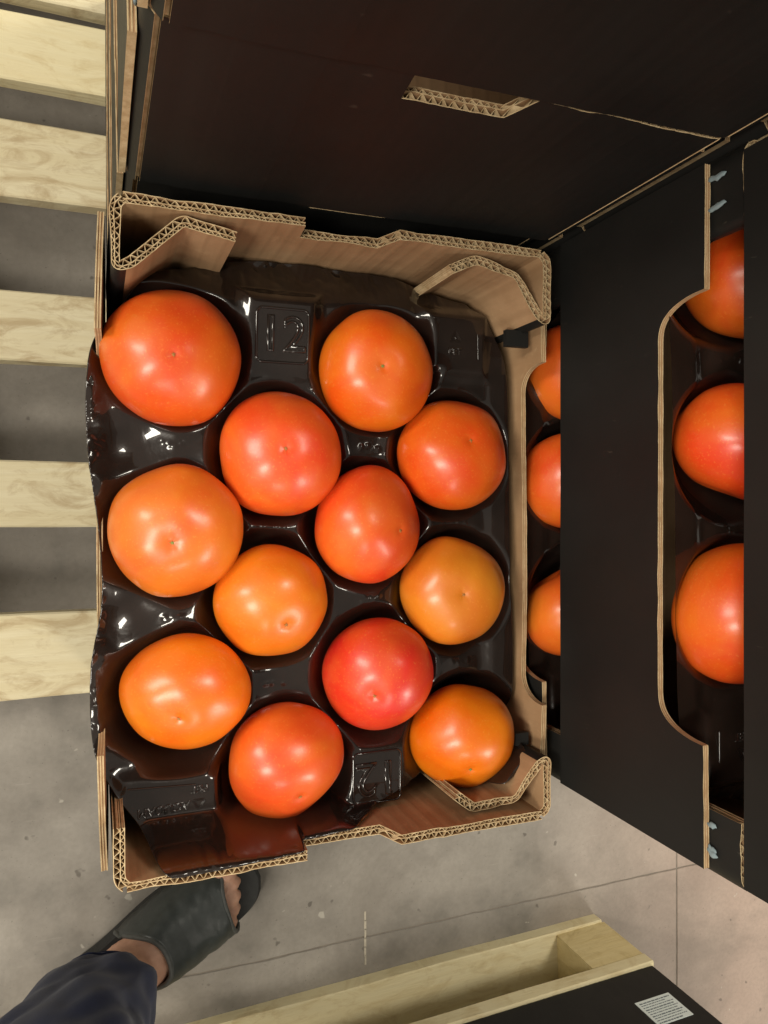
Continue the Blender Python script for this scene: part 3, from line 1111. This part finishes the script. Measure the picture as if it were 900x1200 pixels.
# fruit seen in the neighbouring boxes
GN = 'tomatoes in the neighbouring boxes'
zk1, zk = ZR + ZT, ZR + BH + ZT
cm = (0.80, 0.115, 0.018)
put_tomato(0.2070, 0.1290, zk1, 0.0385, 0.0395, (-0.5, 0.1, 0.8), (0.78, 0.12, 0.02), 'tomato sliver in the gap right of the open box, beside its back corner', GN, 31.3)
put_tomato(0.2010, 0.0405, zk1, 0.0395, 0.0385, (-0.4, -0.1, 0.9), (0.80, 0.12, 0.018), 'tomato sliver in the gap right of the open box, middle of three', GN, 33.1)
put_tomato(0.2020, -0.0645, zk1, 0.0395, 0.0410, (0.5, -0.9, 0.3), (0.80, 0.15, 0.020), 'creased tomato sliver in the gap right of the open box, nearest of three', GN, 35.9, 3, 0.05)
put_tomato(0.2200, 0.1580, zk, 0.0385, 0.0400, (-0.2, 0.7, 0.5), (0.72, 0.11, 0.014), 'dark orange tomato behind the curved cut-out, farthest of three', GN, 37.7)
put_tomato(0.2125, 0.0590, zk, 0.0405, 0.0400, (0.3, 0.9, 0.3), (0.80, 0.09, 0.014), 'glossy red-orange tomato behind the curved cut-out, middle of three', GN, 40.1, 3, 0.05)
put_tomato(0.2095, -0.0440, zk + 0.002, 0.0435, 0.0430, (0.4, -0.2, 0.9), (0.80, 0.13, 0.014), 'large orange tomato behind the curved cut-out, nearest of three', GN, 42.9)

# ------------------------------------------------------------------ labelled black box stack on the second pallet
pb = empty('black_carton', (0.650, -0.690, ZP), RZ2)
tag(pb, 'black carton with a white paper label on the pale pallet', 'carton')
mb = MB()
mb.box(-0.62, -0.002, -0.40, -0.003, 0.0005, 0.165)
o = link('carton_body', mb.mesh('carton_body', [M['black']]), pb)
bv = o.modifiers.new('bevel', 'BEVEL')
bv.width = 0.002
bv.segments = 2
mb = MB()
mb.box(-0.618, -0.004, -0.398, -0.006, 0.1655, 0.1665)
link('lid_edge', mb.mesh('lid_edge', [M['edge']]), pb)
mb = MB()
LX0, LX1, LZ0, LZ1 = -0.086, -0.026, 0.062, 0.112
mb.box(LX0, LX1, -0.0030, -0.0022, LZ0, LZ1)
lb = link('paper_label', mb.mesh('paper_label', [M['paper']]), pb)
mb = MB()
rnd = random.Random(5)
zz = LZ0 + 0.0045
row = 0
while zz < LZ1 - 0.003:
    x = LX0 + 0.004
    end = LX1 - 0.004 - rnd.random() * 0.012 * (row % 2)
    while x < end:
        w = 0.0018 + rnd.random() * 0.005
        mb.box(x, min(end, x + w), -0.0022, -0.0021, zz, zz + (0.0014 if row % 3 else 0.0020))
        x += w + 0.0010
    zz += 0.0046
    row += 1
link('print', mb.mesh('print', [M['ink']]), lb)

# ------------------------------------------------------------------ the person's leg and shoe
per = tag(empty('person', (-0.13, -0.58, ZF)), 'standing person in navy trousers and grey open-toed slip-on, one foot below the box', 'person')
d = Vector((math.cos(R(24)), math.sin(R(24)), 0))
s_ = Vector((d.y, -d.x, 0))          # to the right of the foot
heel = Vector((-0.196, -0.612, 0)) - Vector((-0.13, -0.58, 0))


def FP(s, w, z):
    p = heel + d * s + s_ * w
    return (p.x, p.y, z)


# body: foot, toes and shin, one continuous surface
bm = bmesh.new()


def loft(rings):
    mbb = MB()
    nn = len(rings[0])
    s0 = mbb.grid(rings, close_v=True)
    mbb.f.append(tuple(range(nn - 1, -1, -1)))
    mbb.f.append(tuple((len(rings) - 1) * nn + i for i in range(nn)))
    mbb.m += [0, 0]
    return mbb


body = MB()


def addmb(dst, src):
    n0 = len(dst.v)
    dst.v += src.v
    dst.f += [tuple(i + n0 for i in f) for f in src.f]
    dst.m += src.m


rings = []
for s, w, zc, hz in ((0.008, 0.020, 0.052, 0.020), (0.02, 0.030, 0.056, 0.030), (0.05, 0.034, 0.062, 0.036), (0.09, 0.037, 0.062, 0.038), (0.13, 0.041, 0.054, 0.030), (0.17, 0.045, 0.047, 0.021), (0.205, 0.045, 0.042, 0.014), (0.218, 0.040, 0.040, 0.011)):
    rings.append([FP(s, w * math.cos(2 * math.pi * k / 20), zc + hz * math.sin(2 * math.pi * k / 20)) for k in range(20)])
addmb(body, loft(rings))
for w, s1, r in ((-0.034, 0.258, 0.0125), (-0.014, 0.256, 0.0095), (0.003, 0.249, 0.0092), (0.019, 0.240, 0.0088), (0.034, 0.228, 0.0085)):
    P0, P1 = 0.200, s1
    rr = []
    for i in range(9):
        t = i / 8
        q = r * (1.0 if t < 0.7 else math.sqrt(max(0.03, 1 - ((t - 0.7) / 0.3) ** 2)))
        rr.append([FP(P0 + (P1 - P0) * t, w + q * math.cos(2 * math.pi * k / 12), 0.039 + 0.004 * math.sin(math.pi * t) + q * math.sin(2 * math.pi * k / 12)) for k in range(12)])
    addmb(body, loft(rr))
LEG = [((0.0, 0.0), 0.055, 0.035), ((-0.004, 0.000), 0.09, 0.033), ((-0.016, 0.004), 0.13, 0.034), ((-0.044, 0.024), 0.20, 0.040), ((-0.068, 0.046), 0.30, 0.050), ((-0.095, 0.060), 0.44, 0.056), ((-0.12, 0.07), 0.60, 0.066), ((-0.13, 0.05), 0.78, 0.080)]
rr = []
for (x, y), z, r in LEG:
    rr.append([(x + 0.012 + r * math.cos(2 * math.pi * k / 20), y + 0.008 + r * math.sin(2 * math.pi * k / 20), z) for k in range(20)])
addmb(body, loft(rr))
bo = link('body', body.mesh('body', [M['skin']], True), per)
rm = bo.modifiers.new('remesh', 'REMESH')
rm.mode = 'VOXEL'
rm.voxel_size = 0.004
rm.use_smooth_shade = True
sm = bo.modifiers.new('smooth', 'SMOOTH')
sm.iterations = 3

# trouser leg with hem, folds and a sewn seam
rows = []
NS, NA = 70, 72


def leg_at(t):
    pts = [(Vector((-0.014, 0.006)), 0.122, 0.051), (Vector((-0.022, 0.017)), 0.147, 0.057), (Vector((-0.034, 0.036)), 0.19, 0.064), (Vector((-0.050, 0.048)), 0.26, 0.071), (Vector((-0.072, 0.062)), 0.36, 0.078), (Vector((-0.095, 0.070)), 0.50, 0.084), (Vector((-0.138, 0.085)), 0.65, 0.097), (Vector((-0.130, 0.05)), 0.80, 0.105)]
    x = t * (len(pts) - 1)
    i = min(len(pts) - 2, int(x))
    f = x - i
    a, b = pts[i], pts[i + 1]
    return a[0].lerp(b[0], f), a[1] + (b[1] - a[1]) * f, a[2] + (b[2] - a[2]) * f


for i in range(NS + 1):
    t = i / NS
    c, z, r = leg_at(t)
    row = []
    for k in range(NA):
        a = 2 * math.pi * k / NA
        ca, sa = math.cos(a), math.sin(a)
        fold = 0.0075 * nz(ca * 1.6 + z * 5, sa * 1.6, z * 13) + 0.0035 * nz(ca * 3, sa * 3, z * 34 + 2 * ca)
        amp = sstep(0.0, 0.10, t) * 1.2 + 0.12
        rad = r * 1.07 + fold * amp
        hemz = 0.014 * ca * (1 - sstep(0.0, 0.25, t)) - 0.010 * sa * (1 - sstep(0, .25, t))
        row.append((c.x + rad * ca, c.y + rad * sa, z + hemz))
    rows.append(row)
mb = MB()
mb.grid(rows, close_v=True)
tl = link('trouser_leg', mb.mesh('trouser_leg', [M['navy']], True), per)
so = tl.modifiers.new('thickness', 'SOLIDIFY')
so.thickness = 0.002
so.offset = -1


def ring_tube(i, off, r):
    c, z, rad = leg_at(i / NS)
    pts = []
    for k in range(NA):
        p = Vector(rows[i][k])
        out = (p - Vector((c.x, c.y, p.z))).normalized()
        pts.append(p + out * off)
    return tube(pts, r, True, 6)


link('hem', ring_tube(0, -0.0006, 0.0020).mesh('hem', [M['navy']], True), tl)
link('seam', ring_tube(7, 0.0006, 0.0016).mesh('seam', [M['navy']], True), tl)
sp = [Vector(rows[i][int(NA * 0.93)]) + Vector((0.0006, 0, 0)) for i in range(0, NS + 1)]
link('seam', tube(sp, 0.0014, False, 6).mesh('seam', [M['navy']], True), tl)

# shoe
shoe = empty('shoe')
shoe.parent = per


def sole_w(s):
    t = s / 0.285
    return (0.026 + 0.023 * sstep(0.15, 0.6, t)) * math.sqrt(max(0.02, 1 - abs(2 * t - 1) ** 5))


outl = [(s * 0.285 / 40, sole_w(s * 0.285 / 40)) for s in range(41)]
contour = [(s, w) for s, w in outl] + [(s, -w) for s, w in reversed(outl)]
rows2 = []
for z, k in ((0.0005, 0.96), (0.004, 1.0), (0.024, 1.0), (0.028, 0.97)):
    rows2.append([FP((s - 0.1425) * k + 0.1425 - 0.006, w * k, z) for s, w in contour])
mb = loft(rows2)
sol = link('sole', fix_normals(mb.mesh('sole', [M['sole']])), shoe)
# upper: a deep band over the instep, open at ankle and toes
NSU, NAU = 26, 30
rows3 = []
for i in range(NSU + 1):
    t = i / NSU
    row = []
    for k in range(NAU + 1):
        a = math.pi * k / NAU
        ca, sa = math.cos(a), math.sin(a)
        # rear rim swings back along the sides, toe rim swings a little forward at the sides
        sr = 0.137 - 0.056 * (1 - sa) ** 1.0 - 0.004 * ca
        sf = 0.222 + 0.012 * (1 - sa) + 0.010 * -ca
        s = sr + (sf - sr) * t
        w = sole_w(s + 0.006) * 1.02 + 0.001
        hh = 0.106 - 0.034 * sstep(0.09, 0.19, s) - 0.010 * sstep(0.18, 0.235, s)
        wr = 0.0016 * nz(s * 70, ca * 2, 3) + 0.001 * nz(s * 160, ca * 3, 9)
        row.append(FP(s, (w + wr) * (abs(ca) ** 0.8) * (1 if ca > 0 else -1), 0.024 + (hh - 0.024 + wr) * sa ** 0.75))
    rows3.append(row)
mb = MB()
mb.grid(rows3)
up = link('upper', mb.mesh('upper', [M['shoe']], True), shoe)
so = up.modifiers.new('thickness', 'SOLIDIFY')
so.thickness = 0.003
so.offset = -1
for r_ in (rows3[0], rows3[-1]):
    link('rim', tube(r_, 0.0034, False, 10).mesh('rim', [M['shoe_rim']], True), shoe)
